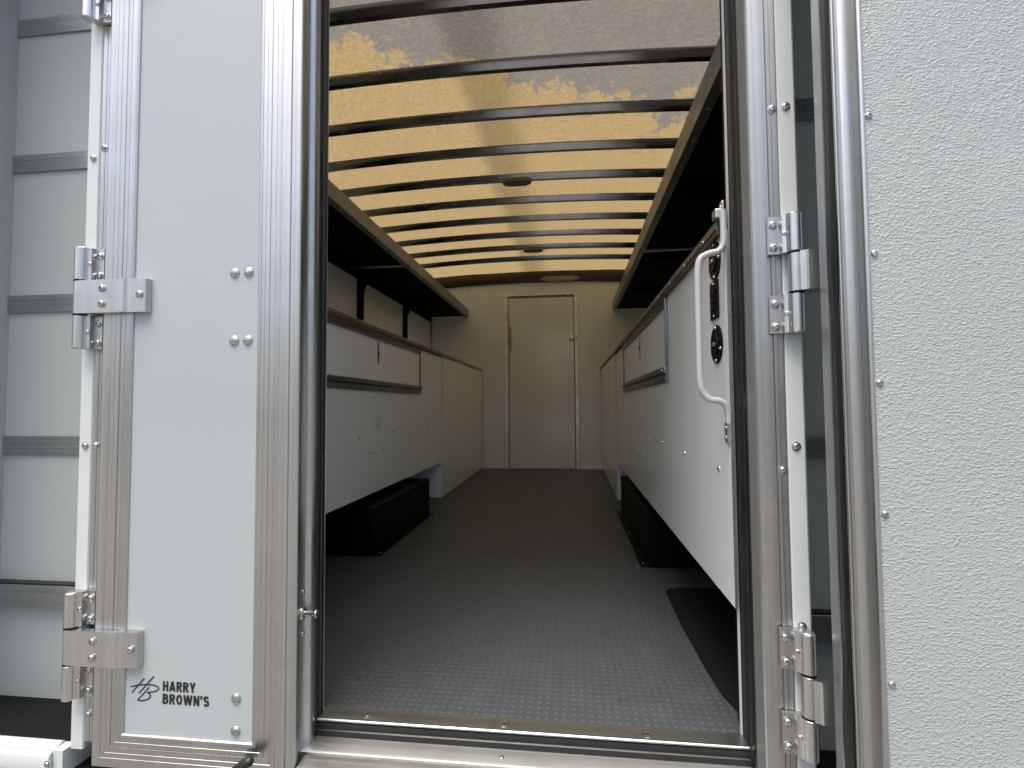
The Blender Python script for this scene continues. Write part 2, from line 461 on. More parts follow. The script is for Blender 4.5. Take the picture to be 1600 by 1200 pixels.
# ---- the door frame round the rear opening: posts at both sides of it
def outline(pts, m=1): return [(MX + m * (x - MX), y) for x, y in pts]
ZB, ZT = -.075, 2.13
right_face = [(.349, 1.030), (.349, 1.004), (.352, 1.000), (.3775, 1.000), (.3790, 1.003), (.3830, 1.003), (.3845, 1.000),
              (.3900, 1.0), (.3905, 1.0012), (.3915, 1.0012), (.392, 1.0),
              (.4015, 1.000), (.4025, 1.002), (.4025, 1.07), (.375, 1.07), (.375, 1.1), (.349, 1.1)]
for m in (1, -1):
    bm = bm_(); prism(bm, outline(right_face, m), -.034, ZT)
    p = obj('door_post', bm, ALU_Z if m == 1 else ALU_Z, body, True, 25)
    zs = [1.933, 1.248, .556, .06] if m == 1 else [1.933, 1.268, .599, .024]
    for z in zs: screw(V(MX + m * (.3935 - MX), 1.0, z), V(0, -1, 0), .0062, p, washer=.0085)
    bm = bm_()
    prism(bm, outline([(.4035, 1.001), (.4055, .998), (.4325, .998), (.4365, 1.002), (.4365, 1.152), (.4035, 1.152)], m), -.05, ZT)
    p = obj('white_corner_post', bm, WHITE_POST, body, True, 25)
    for z in ([1.95, 1.250, .600, .270] if m == 1 else [1.95, 1.245, .599]):
        screw(V(MX + m * (.4175 - MX), .998, z), V(0, -1, 0), .0062, p, washer=.0085)
    # reveal, seal and inner lip
    bm = bm_(); prism(bm, outline([(.3450, 1.034), (.3480, 1.003), (.3489, 1.003), (.3489, 1.115), (.3478, 1.115), (.3478, 1.034)], m), -.012, ZT)
    obj('door_reveal', bm, REVEAL, body, True, 25)
    bm = bm_()
    prism(bm, outline([(.3477, 1.0345), (.3440, 1.036), (.3420, 1.044), (.3425, 1.052), (.3455, 1.056), (.3455, 1.060), (.3425, 1.063), (.3412, 1.073), (.3415, 1.083), (.3450, 1.087), (.3450, 1.091), (.3415, 1.094), (.3410, 1.102), (.3477, 1.104)], m), -.012, ZT)
    obj('rubber_seal', bm, RUBBER, body, True, 40)
    bm = bm_(); prism(bm, outline([(.3477, 1.105), (.3408, 1.105), (.3395, 1.108), (.3395, 1.1148), (.3477, 1.1148)], m), .001, ZT)
    obj('inner_lip', bm, WHITE_POST, body, True, 25)
# filler between post and side wall, so the bay lining closes against the body
for m in (1, -1):
    bm = bm_(); prism(bm, outline([(.3494, 1.117), (.4030, 1.117), (.4030, 1.159), (.3494, 1.159)], m), -.03, ZT)
    obj('post_core', bm, BLACK_BOX, body)
# head of the opening (above the picture)
bm = bm_(); box(bm, MX - .9, MX + .9, 1.0, 1.10, 2.132, 2.2)
obj('door_head', bm, ALU_X, body)

# ---- recessed bays at both sides with retaining bars
for m in (1, -1):
    xs = sorted((MX + m * (.437 - MX), MX + m * (.815 - MX)))
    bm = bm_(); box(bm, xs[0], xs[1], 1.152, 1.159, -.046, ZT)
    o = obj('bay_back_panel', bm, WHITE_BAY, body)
    if m == 1:
        lathe(bm := bm_(), V(.548, 1.1518, .545), V(0, -1, 0), [(0.0, .001), (.0055, .001), (.0065, .0005), (.0065, -.001)], 14)
        obj('bolt_hole', bm, HOLE, o, True)
    bm = bm_(); xo = xs[1] if m == 1 else xs[0]
    box(bm, min(xo, xo + m * .03), max(xo, xo + m * .03), .90 if m < 0 else 1.06, 1.159, -.09, ZT)  # right panel, out of view, is cut short to let light into its bay
    obj('bay_side_panel', bm, WHITE_BAY, body)
    bm = bm_(); box(bm, min(xs[0], xs[0]), xs[1], .985, 1.159, -.10, -.047)
    obj('bay_floor', bm, WHITE_POST, body)
    for z, hh in ((2.065, .046), (1.700, .046), (1.328, .047), (.954, .046), (.586, .045), (.215, .052)):
        bm = bm_()
        x0, x1 = xs[0] + (.0 if m == 1 else .001), xs[1] - .001
        y0 = 1.146 if z > .3 else 1.128
        prism(bm, [(1.1515, z - hh / 2), (y0 + .001, z - hh / 2), (y0, z - hh / 2 + .001), (y0, z - hh * .16), (y0 + .0009, z - hh * .15), (y0, z - hh * .14),
                   (y0, z + hh * .16), (y0 + .0009, z + hh * .17), (y0, z + hh * .18), (y0, z + hh / 2 - .001), (y0 + .001, z + hh / 2),
                   (y0 + .003, z + hh / 2), (y0 + .003, z + hh / 2 - .002), (1.1515, z + hh / 2 - .002)], x0, x1, 'X')
        obj('retaining_bar', bm, ALU_X, body, True, 20)
        if z < .3 or abs(z - .586) < .01:
            bm = bm_(); box(bm, x0, x1, 1.147 if z > .3 else 1.131, 1.1514, z + hh / 2 - .0015, z + hh / 2 + (.001 if z > .3 else .0045))  # black strip standing in for the shadow between bar and wall
            obj('bar_shadow_strip', bm, RUBBER, body)
    # white sill in front of the bay floor, with a folded top edge
    a, b_ = (xs[0] - .004 if m == 1 else xs[0], xs[1] if m == 1 else xs[1] - .024)
    if m == 1: a = xs[0] + .02
    bm = bm_(); prism(bm, [(.984, -.088), (.978, -.086), (.976, -.058), (.979, -.052), (1.006, -.0405), (1.012, -.0435), (1.012, -.046), (.984, -.052)], a, b_, 'X')
    s_ = obj('bay_sill', bm, WHITE_POST, body, True, 40)
    for xx in ((-1.108, -1.38) if m == -1 else (.60,)):
        screw(V(xx, .9768, -.070), V(0, -1, -.05), .0055, s_, washer=.0075)
bm = bm_(); box(bm, XL - .04, XR + .04, .99, 1.159, -.30, -.102)
obj('rear_crossmember', bm, OLD_FLOOR, body)
bm = bm_(); box(bm, -1.50, .87, .90, 1.159, 2.132, 2.17)
obj('bay_roof', bm, TRUCK_WHITE, body)
for a, b in ((XL - .04, -1.062), (.42, XR + .04)):
    bm = bm_(); box(bm, a, b, 1.1595, 1.175, -.05, 2.17); obj('rear_wall', bm, WALL_INT, body)

# ---- threshold and sill
x0, x1 = MX - .655, MX + .655
bm = bm_(); prism(bm, [(1.1145, .0005), (1.110, .0035), (1.074, .0040), (1.0675, .0048), (1.0655, .0030), (1.0655, .0005), (1.068, -.002), (1.1145, -.002)], x0 - .018, x1 + .018 - .003, 'X')
th = obj('threshold_strip', bm, ALU_TR, body, True, 25)
for x, y in ((-.452, 1.093), (-.148, 1.090), (.149, 1.087)):
    bm = bm_(); lathe(bm, V(x, y, .0037), V(0, 0, 1), [(.0115, -.0005), (.0110, .0008), (.0085, .0010), (.0060, -.0001), (.0056, .0003), (.0035, .0005), (0.0, .0005)], 24)
    s_ = obj('screw', bm, STEEL, th, True, 50)
    bm = bm_(); lathe(bm, V(x, y, .0043), V(0, 0, 1), [(.0031, -.001), (.0031, .0002), (0, .0002)], 6)
    obj('screw_recess', bm, HOLE, th)
bm = bm_(); prism(bm, [(1.0700, -.0028), (1.0665, -.0035), (1.0660, -.012), (1.0680, -.014), (1.0680, -.018), (1.0655, -.020), (1.0645, -.0305), (1.075, -.0305), (1.075, -.0028)], x0 - .014, x1 + .014, 'X')
obj('sill_seal', bm, RUBBER, body, True, 40)
bm = bm_(); prism(bm, [(1.075, -.031), (1.024, -.0325), (1.019, -.035), (1.019, -.060), (1.075, -.060)], x0 - .014, x1 + .014, 'X')
o = obj('sill_plate', bm, ALU_SILL, body, True, 25)
for x in (-.147, -.62, .2): screw(V(x, 1.040, -.0322), V(0, 0, 1), .0048, o, 'rivet')
bm = bm_(); prism(bm, [(1.0185, -.040), (1.014, -.037), (.945, -.0395), (.937, -.042), (.931, -.050), (.930, -.120), (1.0185, -.120)], -.5520, x1 + .014, 'X')
obj('rear_ledge', bm, ALU_SILL, body, True, 25)

# =================================================================== HINGES
def hinge(z, parent, side, open_=False):
    """knuckle beside the white post; fixed leaves above and below the moving strap"""
    def X(x): return MX + side * (x - MX)
    KX, KY, KR = X(.4185), .978, .0128
    h = bpy.data.objects.new('hinge', None); COL.objects.link(h); h.parent = parent
    h.location = V(KX, KY, z) - world_loc(parent)
    bm = bm_()
    for a, b in ((.0385, .112), (-.112, -.0385)):
        lathe(bm, V(KX, KY, z + a), V(0, 0, 1), [(0, 0), (KR - .002, 0), (KR, .002), (KR, b - a - .002), (KR - .002, b - a), (0, b - a)], 28)
        prism(bm, [(X(.4185), .9690), (X(.4090), .9705), (X(.4035), .9790), (X(.3975), .9815), (X(.3950), .9905), (X(.3765), .9905), (X(.3765), .9985), (X(.4185), .9985)], z + a + .001, z + b - .001)
    lf = obj('fixed_leaf', bm, ALU_BR, h, True, 30)
    bm = bm_()
    for a in (.0360, -.0386): cyl(bm, V(KX, KY, z + a), V(KX, KY, z + a + .0026), KR + .0002, None, 24)
    obj('washer', bm, BLACK_PL, h)
    for a, b in ((.0385, .112), (-.112, -.0385)):
        c = (a + b) / 2
        for dz in (.020, -.023): screw(V(X(.3850), .9905, z + c + dz), V(0, -1, 0), .0066, h, washer=.0090)
        screw(V(X(.4010), .9800, z + c), V(-.3 * side, -1, 0), .0044, h)
    bm = bm_()
    lathe(bm, V(KX, KY, z - .036), V(0, 0, 1), [(0, 0), (KR - .001, 0), (KR, .001), (KR, .071), (KR - .001, .072), (0, .072)], 28)
    if not open_:
        prism(bm, [(X(.4185), .9655), (X(.345), .9655), (X(.314), .9650), (X(.3115), .9625), (X(.3015), .9625), (X(.2965), .9680), (X(.2560), .9700), (X(.2545), .9715),
                   (X(.2520), .9850), (X(.30), .9850), (X(.3060), .9790), (X(.4185), .9790)], z - .036, z + .036)
        obj('strap', bm, ALU_BR, h, True, 22)
        for x, dz in ((.3535, .017), (.3535, -.017)): screw(V(X(x), .9655, z + dz), V(0, -1, 0), .0068, h, washer=.0088)
        screw(V(X(.2685), .9694, z + .002), V(0, -1, 0), .0068, h, washer=.0088)
    else:
        prism(bm, [(.4185, .9653), (.4330, .9650), (.4350, .9610), (.60, .9610), (.60, .9520), (.4300, .9520), (.4270, .9560), (.4185, .9590)], z - .036, z + .036)
        obj('strap', bm, ALU_BR, h, True, 22)
    return h

# =================================================================== CLOSED REAR DOOR
DZ0, DZ1 = -.070, 2.128
cd = thing('rear_door', 'closed narrow white door in an aluminium frame, black lettering near its foot', 'door', (-1.06, .98, DZ0), 'rear doors of the truck body')
prof = [(0, 1.000), (0, .9815), (.0015, .980), (.0195, .980), (.020, .9806), (.021, .9806), (.0215, .980), (.0305, .980), (.031, .9806), (.032, .9806), (.0325, .980),
        (.0425, .980), (.0430, .9812), (.0445, .9812), (.0450, .980), (.0530, .980), (.0535, .9806), (.0545, .9806), (.055, .980),
        (.0625, .9795), (.0635, .9785), (.0685, .9788), (.0715, .9815), (.0720, .9850), (.0720, 1.000)]
bm = bm_(); sweep_frame(bm, -1.0095, -.5785, DZ0, DZ1, prof)
fr = obj('door_frame', bm, ALU_Z, cd, True, 22)
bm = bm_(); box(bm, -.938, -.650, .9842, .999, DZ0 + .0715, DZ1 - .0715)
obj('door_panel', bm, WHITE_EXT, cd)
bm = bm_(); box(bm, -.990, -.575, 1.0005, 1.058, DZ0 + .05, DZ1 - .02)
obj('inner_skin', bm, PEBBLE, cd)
# meeting edge: strip, groove, rounded rail, seal, lip
bm = bm_()
prism(bm, [(-.5780, .9815), (-.5765, .980), (-.5580, .980), (-.5560, .982), (-.5560, .9905), (-.5590, .9925), (-.5640, .995), (-.5675, 1.004), (-.5680, 1.014),
           (-.5655, 1.024), (-.5610, 1.030), (-.5565, 1.0325), (-.5535, 1.037), (-.5525, 1.045), (-.5535, 1.053), (-.5565, 1.058), (-.5748, 1.058), (-.5748, 1.0), (-.578, 1.0)], DZ0, DZ1)
st = obj('meeting_edge', bm, ALU_Z, cd, True, 30)
bm = bm_(); prism(bm, [(-.5748, 1.0582), (-.5585, 1.0582), (-.5545, 1.062), (-.5530, 1.070), (-.5560, 1.076), (-.5590, 1.078), (-.5545, 1.082), (-.5535, 1.090), (-.5570, 1.0965), (-.5748, 1.0965)], -.022, DZ1)
obj('rubber_seal', bm, RUBBER, cd, True, 40)
bm = bm_(); prism(bm, [(-.5900, 1.0967), (-.5570, 1.0967), (-.5560, 1.0985), (-.5570, 1.1000), (-.5900, 1.1000)], -.022, DZ1)
obj('seal_lip', bm, ALU_BR, cd, True, 30)
# latch pin
pn = bpy.data.objects.new('latch_pin', None); COL.objects.link(pn); pn.parent = cd; pn.location = V(-.556, 1.022, .927 - .0) - world_loc(cd) if False else V(-.5650, 1.022, .9270 - .6795) - world_loc(cd)
PZ = .9270 - .6795
bm = bm_(); lathe(bm, V(-.5645, 1.020, PZ), V(1, 0, 0), [(.013, -.004), (.013, .002), (.0105, .0045), (.0058, .005), (.0054, .006), (.0054, .028), (.0056, .0285), (.0088, .0290), (.0090, .0300), (.0090, .0320), (.0084, .0328), (0, .0328)], 24)
obj('striker_pin', bm, STEEL, pn, True, 45)
for z in (PZ + .043, PZ - .043): screw(V(-.5655, 1.022, z), V(1, 0, 0), .0052, pn, 'rivet')
# carriage bolts
for x, z in ((-.705, .966), (-.673, .9665), (-.704, .8215), (-.673, .822), (-.687, .085), (-.687, .020)):
    bm = bm_(); r = .0108
    lathe(bm, V(x, .9842, z), V(0, -1, 0), [(r, -.001), (r, .0008), (r * .93, .0022), (r * .75, .0038), (r * .45, .0049), (r * .2, .0053), (0, .0054)], 26)
    obj('carriage_bolt', bm, STEEL, cd, True, 60)
hinge(.9225, cd, -1); hinge(.1775, cd, -1); hinge(1.6650, cd, -1)

# lettering on the panel
PY = .9842
def ribbon(bm, pts, w, y):
    n = len(pts); p = [V(a, 0, b) for a, b in pts]; L = []; Rr = []
    for i, q in enumerate(p):
        t0 = (q - p[i - 1]).normalized() if i else None; t1 = (p[i + 1] - q).normalized() if i < n - 1 else None
        t = ((t0 or t1) + (t1 or t0)).normalized(); k = 1 / max(.5, t.dot(t1 or t0)); nn = V(-t.z, 0, t.x)
        L.append(bm.verts.new(V(q.x, y, q.z) + nn * w / 2 * k)); Rr.append(bm.verts.new(V(q.x, y, q.z) - nn * w / 2 * k))
    for i in range(n - 1): bm.faces.new((L[i], L[i + 1], Rr[i + 1], Rr[i]))
T_ = .215
def arc(cx, cy, rx, ry, a0, a1, n=12): return [(cx + rx * math.cos(R(a0 + (a1 - a0) * i / n)), cy + ry * math.sin(R(a0 + (a1 - a0) * i / n))) for i in range(n + 1)]
def glyph(c):
    h = T_ / 2
    if c == 'H': return .60, [[(h, 0), (h, 1)], [(.60 - h, 0), (.60 - h, 1)], [(h, .51), (.60 - h, .51)]]
    if c == 'A': return .66, [[(.09, 0), (.33 - .025, 1)], [(.57, 0), (.33 + .025, 1)], [(.15, .27), (.51, .27)]]
    if c == 'R': return .60, [[(h, 0), (h, 1)], [(h, 1 - h)] + arc(.30, .725, .195, .1825, 90, -90) + [(h, .5425)], [(.30, .52), (.51, 0)]]
    if c == 'Y': return .62, [[(.09, 1), (.31, .42)], [(.53, 1), (.31, .42)], [(.31, .47), (.31, 0)]]
    if c == 'B': return .60, [[(h, 0), (h, 1)], [(h, 1 - h)] + arc(.29, .735, .185, .1725, 90, -90) + [(h, .5625)], [(h, .53)] + arc(.30, .31, .205, .2175, 90, -90) + [(h, h)]]
    if c == 'O': return .64, [arc(.32, .5, .32 - h, .5 - h, 0, 360, 28)]
    if c == 'W': return .92, [[(.08, 1), (.26, 0)], [(.26, 0), (.46, 1)], [(.46, 1), (.66, 0)], [(.66, 0), (.84, 1)]]
    if c == 'N': return .62, [[(h, 0), (h, 1)], [(.62 - h, 0), (.62 - h, 1)], [(h + .01, .97), (.61 - h, .03)]]
    if c == "'": return .20, [[(.12, 1.02), (.07, .68)]]
    if c == 'S': return .58, [arc(.29, .73, .195, .1775, 20, 180, 10) + arc(.29, .73, .195, .20, 190, 255, 4) + arc(.29, .30, .200, .215, 70, 0, 5) + arc(.29, .27, .200, .1775, -10, -165, 10)]
def text(body_, x, z, hgt, wid, name, parent):
    sp = .10; tot = sum(glyph(c)[0] for c in body_) + sp * (len(body_) - 1); kx = wid / tot
    bm = bm_(); cx = 0; n = 0
    for c in body_:
        w_, strokes = glyph(c)
        for st in strokes:
            pts = [(x + (cx + a) * kx, z + b * hgt) for a, b in st]
            ribbon(bm, pts, T_ * (hgt + kx) / 2, PY - .0006 - .00001 * n); n += 1
        cx += w_ + sp
    return obj(name, bm, INK, parent)
logo = bpy.data.objects.new('door_lettering', None); COL.objects.link(logo); logo.parent = cd
logo.location = V(-.90, PY, .09) - world_loc(cd)
text("HARRY", -.8516, .0912, .0203, .0740, 'upper_line', logo)
text("BROWN'S", -.8516, .0654, .0203, .1050, 'lower_line', logo)
def stroke(bm, pts, w0, w1=None):
    p = smooth_path([V(a, 0, b) for a, b in pts], 10); n = len(p); L = []; Rr = []
    for i, q in enumerate(p):
        t = (p[min(i + 1, n - 1)] - p[max(i - 1, 0)]).normalized(); nn = V(-t.z, 0, t.x)
        w = w0 + ((w1 or w0) - w0) * i / (n - 1)
        k = (i / (n - 1)); w *= min(1, .5 + 6 * min(k, 1 - k) + .1)
        L.append(bm.verts.new(V(q.x, PY - .0006, q.z) + nn * w / 2)); Rr.append(bm.verts.new(V(q.x, PY - .0006, q.z) - nn * w / 2))
    for i in range(n - 1): bm.faces.new((L[i], L[i + 1], Rr[i + 1], Rr[i]))
bm = bm_()
stroke(bm, [(-.8939, .1148), (-.9082, .0995), (-.9225, .0835)], .0030, .0026)
obj('monogram', bm, INK, logo)
for pts, a, b in (([(-.8719, .1204), (-.889, .1018), (-.9063, .083)], .0030, .0026),
                  ([(-.9259, .0955), (-.9087, .0998), (-.8866, .1022), (-.8704, .1013), (-.8607, .0968), (-.8661, .0908), (-.8761, .0878), (-.8872, .0864)], .0028, .0025),
                  ([(-.8824, .0975), (-.8961, .0824), (-.9089, .0695)], .0028, .0025),
                  ([(-.8872, .0862), (-.8804, .0830), (-.8802, .0767), (-.8878, .0716), (-.8978, .0690), (-.9089, .0695)], .0026, .0028)):
    bm = bm_(); stroke(bm, pts, a, b); o = obj('monogram', bm, INK, logo)
# join the monogram strokes into one mesh
ms = [o for o in logo.children if o.name.startswith('monogram')]
bm = bm_()
for i, o in enumerate(ms):
    k = len(bm.verts); bm.from_mesh(o.data); bm.verts.ensure_lookup_table()
    for v in bm.verts[k:]: v.co.y -= .00002 * i
me = bpy.data.meshes.new('monogram'); bm.to_mesh(me); bm.free(); me.materials.append(INK)
for o in ms: bpy.data.objects.remove(o)
mo = bpy.data.objects.new('monogram', me); COL.objects.link(mo); mo.parent = logo
# black grip at the foot of the door
bm = bm_(); P_ = smooth_path([(-.700, .962, -.085), (-.684, .958, -.058), (-.667, .956, -.038), (-.645, .955, -.021), (-.630, .955, -.014)], 5); tube(bm, P_, [.0065] * 8 + [.0075, .0085, .0092, .0095, .0095, .0092, .0090, .0092, .0095, .0092, .0084, .0068, .0035], 14)
obj('lever_grip', bm, RUBBER, cd, True, 60)

# =================================================================== OPEN REAR DOOR (swung right back)
od = thing('rear_door', 'white pebble-lined door swung wide open at the right of the doorway, black seal along its edge', 'door', (.42, .95, DZ0), 'rear doors of the truck body')
OX0, OX1 = .4350, 1.33
bm = bm_()   # edge nearest the hinge: outer rail, groove for the seal, rolled inner frame
prism(bm, [(.4400, .934), (.4378, .931), (.4378, .906), (.4392, .903), (.4440, .903), (.4440, .934)], DZ0, DZ1)
obj('hinge_edge', bm, ALU_Z, od, True, 25)
# rubber bulb, pressed a little out of line beside the hinges
def bulge(z):
    return sum(.0042 * math.exp(-((z - a) / .09) ** 2) for a in (.93, .15, 1.70))
bm = bm_(); sec = []
nz = 110
for k in range(nz + 1):
    z = DZ0 + (DZ1 - DZ0) * k / nz; q = bulge(z)
    sec.append([bm.verts.new(V(x - (q if i in (1, 2, 3, 4) else 0), y - q * .5 * (i in (3, 4)), z)) for i, (x, y) in enumerate(
        [(.4440, .9025), (.4395, .9015), (.4365, .893), (.4365, .881), (.4380, .8735), (.4415, .8728), (.4480, .874), (.4480, .9025)])])
for a, b in zip(sec, sec[1:]):
    for k in range(8): bm.faces.new((a[k], a[(k + 1) % 8], b[(k + 1) % 8], b[k]))
bm.faces.new(sec[0]); bm.faces.new(sec[-1][::-1])
obj('rubber_seal', bm, RUBBER, od, True, 60)
bm = bm_()
prism(bm, [(.4385, .8715), (.4375, .869), (.4380, .866), (.4400, .8655), (.4410, .8685), (.4450, .8715), (.4500, .8720), (.4560, .8690), (.4600, .8620), (.4625, .8540),
           (.4635, .8460), (.4640, .8420), (.4655, .8400), (.4690, .8395), (.4705, .8405), (.4710, .8425), (.4710, .8720)], DZ0, DZ1)
obj('inner_edge_frame', bm, ALU_Z, od, True, 50)
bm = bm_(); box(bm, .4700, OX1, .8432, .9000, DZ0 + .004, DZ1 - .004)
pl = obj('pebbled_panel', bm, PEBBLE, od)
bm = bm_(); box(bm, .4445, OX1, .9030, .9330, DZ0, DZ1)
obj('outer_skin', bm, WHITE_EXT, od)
for i, z in enumerate((1.34, 1.137, .915, .711, .5085, .2530, .03)):
    screw(V(.4775 + .0004 * i, .8432, z), V(0, -1, 0), .0052, od, 'rivet')
hinge(.9225, od, 1, True); hinge(.1575, od, 1, True); hinge(1.6650, od, 1, True)

# =================================================================== BAY MATS
for m in (-1, 1):
    xs = sorted((MX + m * (.440 - MX), MX + m * (.812 - MX)))
    bm = bm_(); box(bm, xs[0], xs[1], 1.0135, 1.149, -.0468, -.0425, .001)
    tag(obj('mat', bm, CARPET), 'black carpet mat lining the floor of the %s side bay beside the %s door' % (('left', 'closed') if m == -1 else ('right', 'open')), 'mat', 'carpet mats')

# =================================================================== BULKHEAD DOOR
idr = thing('inner_door', 'tall plain cream door with a bright metal trim in the bulkhead at the far end', 'door', (-.31, YB, 0))
bm = bm_()
for x0_, x1_ in ((-.708, -.668), (.054, .092)):
    prism(bm, [(x0_, YB - .0015), (x0_, YB - .007), (x0_ + .004, YB - .009), (x1_ - .004, YB - .009), (x1_, YB - .007), (x1_, YB - .0015)], .002, 1.872)
prism(bm, [(YB - .0015, 1.873), (YB - .009, 1.873), (YB - .009, 1.893), (YB - .0015, 1.893)], -.708, .092, 'X')
f_ = obj('door_trim', bm, ALU_FAR, idr, True, 25)
bm = bm_(); box(bm, -.667, .053, YB - .003, YB - .0015, .003, 1.872)
obj('door_rebate', bm, GREY_LAMP, idr)
bm = bm_(); box(bm, -.652, .045, YB - .010, YB - .0035, .006, 1.845, .0015)
obj('door_leaf', bm, BACK_DOOR, idr)
bm = bm_(); box(bm, -.6655, -.6535, YB - .016, YB - .0032, .008, 1.86, .002)
obj('piano_hinge', bm, ALU_DULL, idr)
for z in (.15, .45, .9, 1.2, 1.65, 1.86):
    for x in (-.690, .074): screw(V(x, YB - .009, z), V(0, -1, 0), .006, f_)
lk = bpy.data.objects.new('door_latch', None); COL.objects.link(lk); lk.parent = idr; lk.location = V(-.64, YB, 1.4) - world_loc(idr)
bm = bm_()
box(bm, -.652, -.628, YB - .024, YB - .0105, 1.27, 1.545, .004)
obj('latch_case', bm, ALU_DULL, lk)
bm = bm_(); box(bm, -.668, -.653, YB - .030, YB - .0165, 1.31, 1.50, .003); tube(bm, [(-.64, YB - .034, 1.30), (-.64, YB - .038, 1.36), (-.64, YB - .034, 1.49), (-.64, YB - .026, 1.51)], .005, 10)
obj('latch_lever', bm, ALU_DULL, lk, True)
bm = bm_(); lathe(bm, V(.018, YB - .010, 1.395), V(0, -1, 0), [(.030, 0), (.030, .004), (.024, .010), (.012, .012), (.010, .03), (.018, .034), (.018, .045), (0, .048)], 22)
box(bm, .050, .078, YB - .018, YB - .0092, 1.37, 1.425, .002)
obj('door_catch', bm, ALU_BR, idr, True, 40)

# =================================================================== CABINETS
CL, CR = -.957, .330            # faces of the cabinets
def cabinet(side):
    """side -1 = left, +1 = right; long worktop cabinet and the full-height one beyond it"""
    F = CL if side < 0 else CR; W = XL if side < 0 else XR
    def bx(bm, d0, d1, y0, y1, z0, z1, bev=0):     # d measured from the face into the aisle (+) or the cabinet (-)
        a, b = F - side * d0, F - side * d1
        box(bm, min(a, b), max(a, b), y0, y1, z0, z1, bev)
    nin = V(-side, 0, 0)
    wd = 'left' if side < 0 else 'right'
    c = thing('side_cabinet', 'long white worktop cabinet hung above the %s wheel box, with a flap hatch and round plug holes' % wd if False else
              ('long white cabinet carried above the left wheel box, grey round patch under its hatch' if side < 0 else
               'long white cabinet by the grab handle, carrying black sockets, above the right wheel box'), 'cabinet', (F, 2.4, .26), 'cabinets along the side walls')
    Y0, Y1 = (1.118 if side > 0 else 1.18), 3.700; YC = 1.18
    hy0, hy1, hz0, hz1 = 1.745, 3.135, .762, 1.040
    bm = bm_()      # face with the hatch cut out
    bx(bm, 0, -.018, Y0, hy0, .262, 1.046); bx(bm, 0, -.018, hy1, Y1, .262, 1.046)
    bx(bm, 0, -.018, hy0 + .0001, hy1 - .0001, .262, hz0); bx(bm, 0, -.018, hy0 + .0001, hy1 - .0001, hz1, 1.0459)
    obj('face_panel', bm, WHITE_CAB, c)
    bm = bm_(); a, b = F + side * .0185, W - side * .001
    box(bm, min(a, b), max(a, b), YC, Y1, .262, .275)
    box(bm, min(a, b), max(a, b), YC, YC + .012, .276, 1.046)
    obj('carcase', bm, WHITE_CAB, c)
    bm = bm_(); box(bm, min(a, b), max(a, b), Y1 - .018, Y1 - .001, .002, .261); 
    bx(bm, 0, -.0184, Y1 - .018, Y1 - .001, .002, .2615)
    obj('foot_panel', bm, WHITE_CAB, c)
    bm = bm_(); bx(bm, .001, -(abs(W - F) - .001), YC, Y1, 1.047, 1.062); bx(bm, .0115, .0012, Y0, Y1, 1.0468, 1.0560)
    obj('worktop', bm, WOOD_EDGE, c)
    bm = bm_()      # aluminium angle along the worktop edge
    pr = [(F - side * .0012, 1.0563), (F - side * .0125, 1.0563), (F - side * .0140, 1.0575), (F - side * .0140, 1.0735), (F - side * .0125, 1.0755), (F + side * .030, 1.0755), (F + side * .030, 1.0632), (F - side * .0012, 1.0632)]
    prism(bm, pr, Y0, Y1, 'Y')
    e = obj('worktop_edging', bm, ALU_Y, c, True, 25)
    for i in range(13): screw(V(F - side * .0138, Y0 + .1 + i * .2, 1.061), nin, .0045, e)
    # hatch
    h = bpy.data.objects.new('flap_hatch', None); COL.objects.link(h); h.parent = c; h.location = V(F, 2.4, .9) - world_loc(c)
    bm = bm_(); bx(bm, -.001, -.012, hy0 + .003, hy1 - .003, hz0 + .003, hz1 - .003)
    obj('hatch_lid', bm, WHITE_LID, h)
    bm = bm_()
    bx(bm, .007, .0005, hy0 - .004, hy1 + .004, hz1 - .024, hz1 + .004, .0015)      # top rail
    bx(bm, .010, .0075, hy0 - .004, hy1 + .004, hz1 - .004, hz1 + .003, .0008)
    bx(bm, .016, .0005, hy0 - .004, hy1 + .004, hz0 + .024, hz0 + .046, .003)      # ledge
    bx(bm, .008, .0005, hy0 - .004, hy1 + .004, hz0 - .006, hz0 + .021, .0015)
    bx(bm, .0068, .0005, hy0 - .010, hy0 + .020, hz0 - .008, hz1 + .003, .0012)
    bx(bm, .0105, .0072, hy0 - .010, hy0 - .004, hz0 - .008, hz1 + .003, .0006)
    bx(bm, .0055, .0005, hy1 - .012, hy1 + .006, hz0 - .006, hz1 + .003, .001)
    fr_ = obj('hatch_frame', bm, ALU_Y, h, True, 30)
    bm = bm_()
    bx(bm, .0090, .0006, hy0 - .003, hy1 + .003, hz0 + .0212, hz0 + .0238)
    bx(bm, .0072, .0069, hy0 + .02, hy1, hz1 - .0075, hz1 - .0055)
    obj('hatch_gasket', bm, RUBBER, h)
    for y in (hy0 + .012, hy0 + .30, 2.4, hy1 - .02): screw(V(F - side * .008, y, hz0 + .008), nin, .0045, h)
    screw(V(F - side * .016, hy0 + .03, hz0 + .035), nin, .006, h)
    bm = bm_()
    n_ = 20; cz0, cz1, yy, rr = .905, .996, 2.43, .0105
    pts = [(yy + rr * math.cos(R(180 + 180 * i / 10)), cz0 + rr * math.sin(R(180 + 180 * i / 10))) for i in range(11)] + [(yy + rr * math.cos(R(180 * i / 10)), cz1 + rr * math.sin(R(180 * i / 10))) for i in range(11)]
    prism(bm, pts, F - side * .0005, F + side * .0012 if False else F - side * -.0002, 'X')
    # a raised oval finger plate
    sl = obj('finger_slot', bm, GREY_LAMP, h, True)
    for v in sl.data.vertices: v.co.x += -side * .0002
    bm = bm_(); box(bm, min(F - side * .0006, F - side * .004), max(F - side * .0006, F - side * .004), yy - .004, yy + .004, .935, .955)
    obj('slot_latch', bm, BLACK_PL, h)
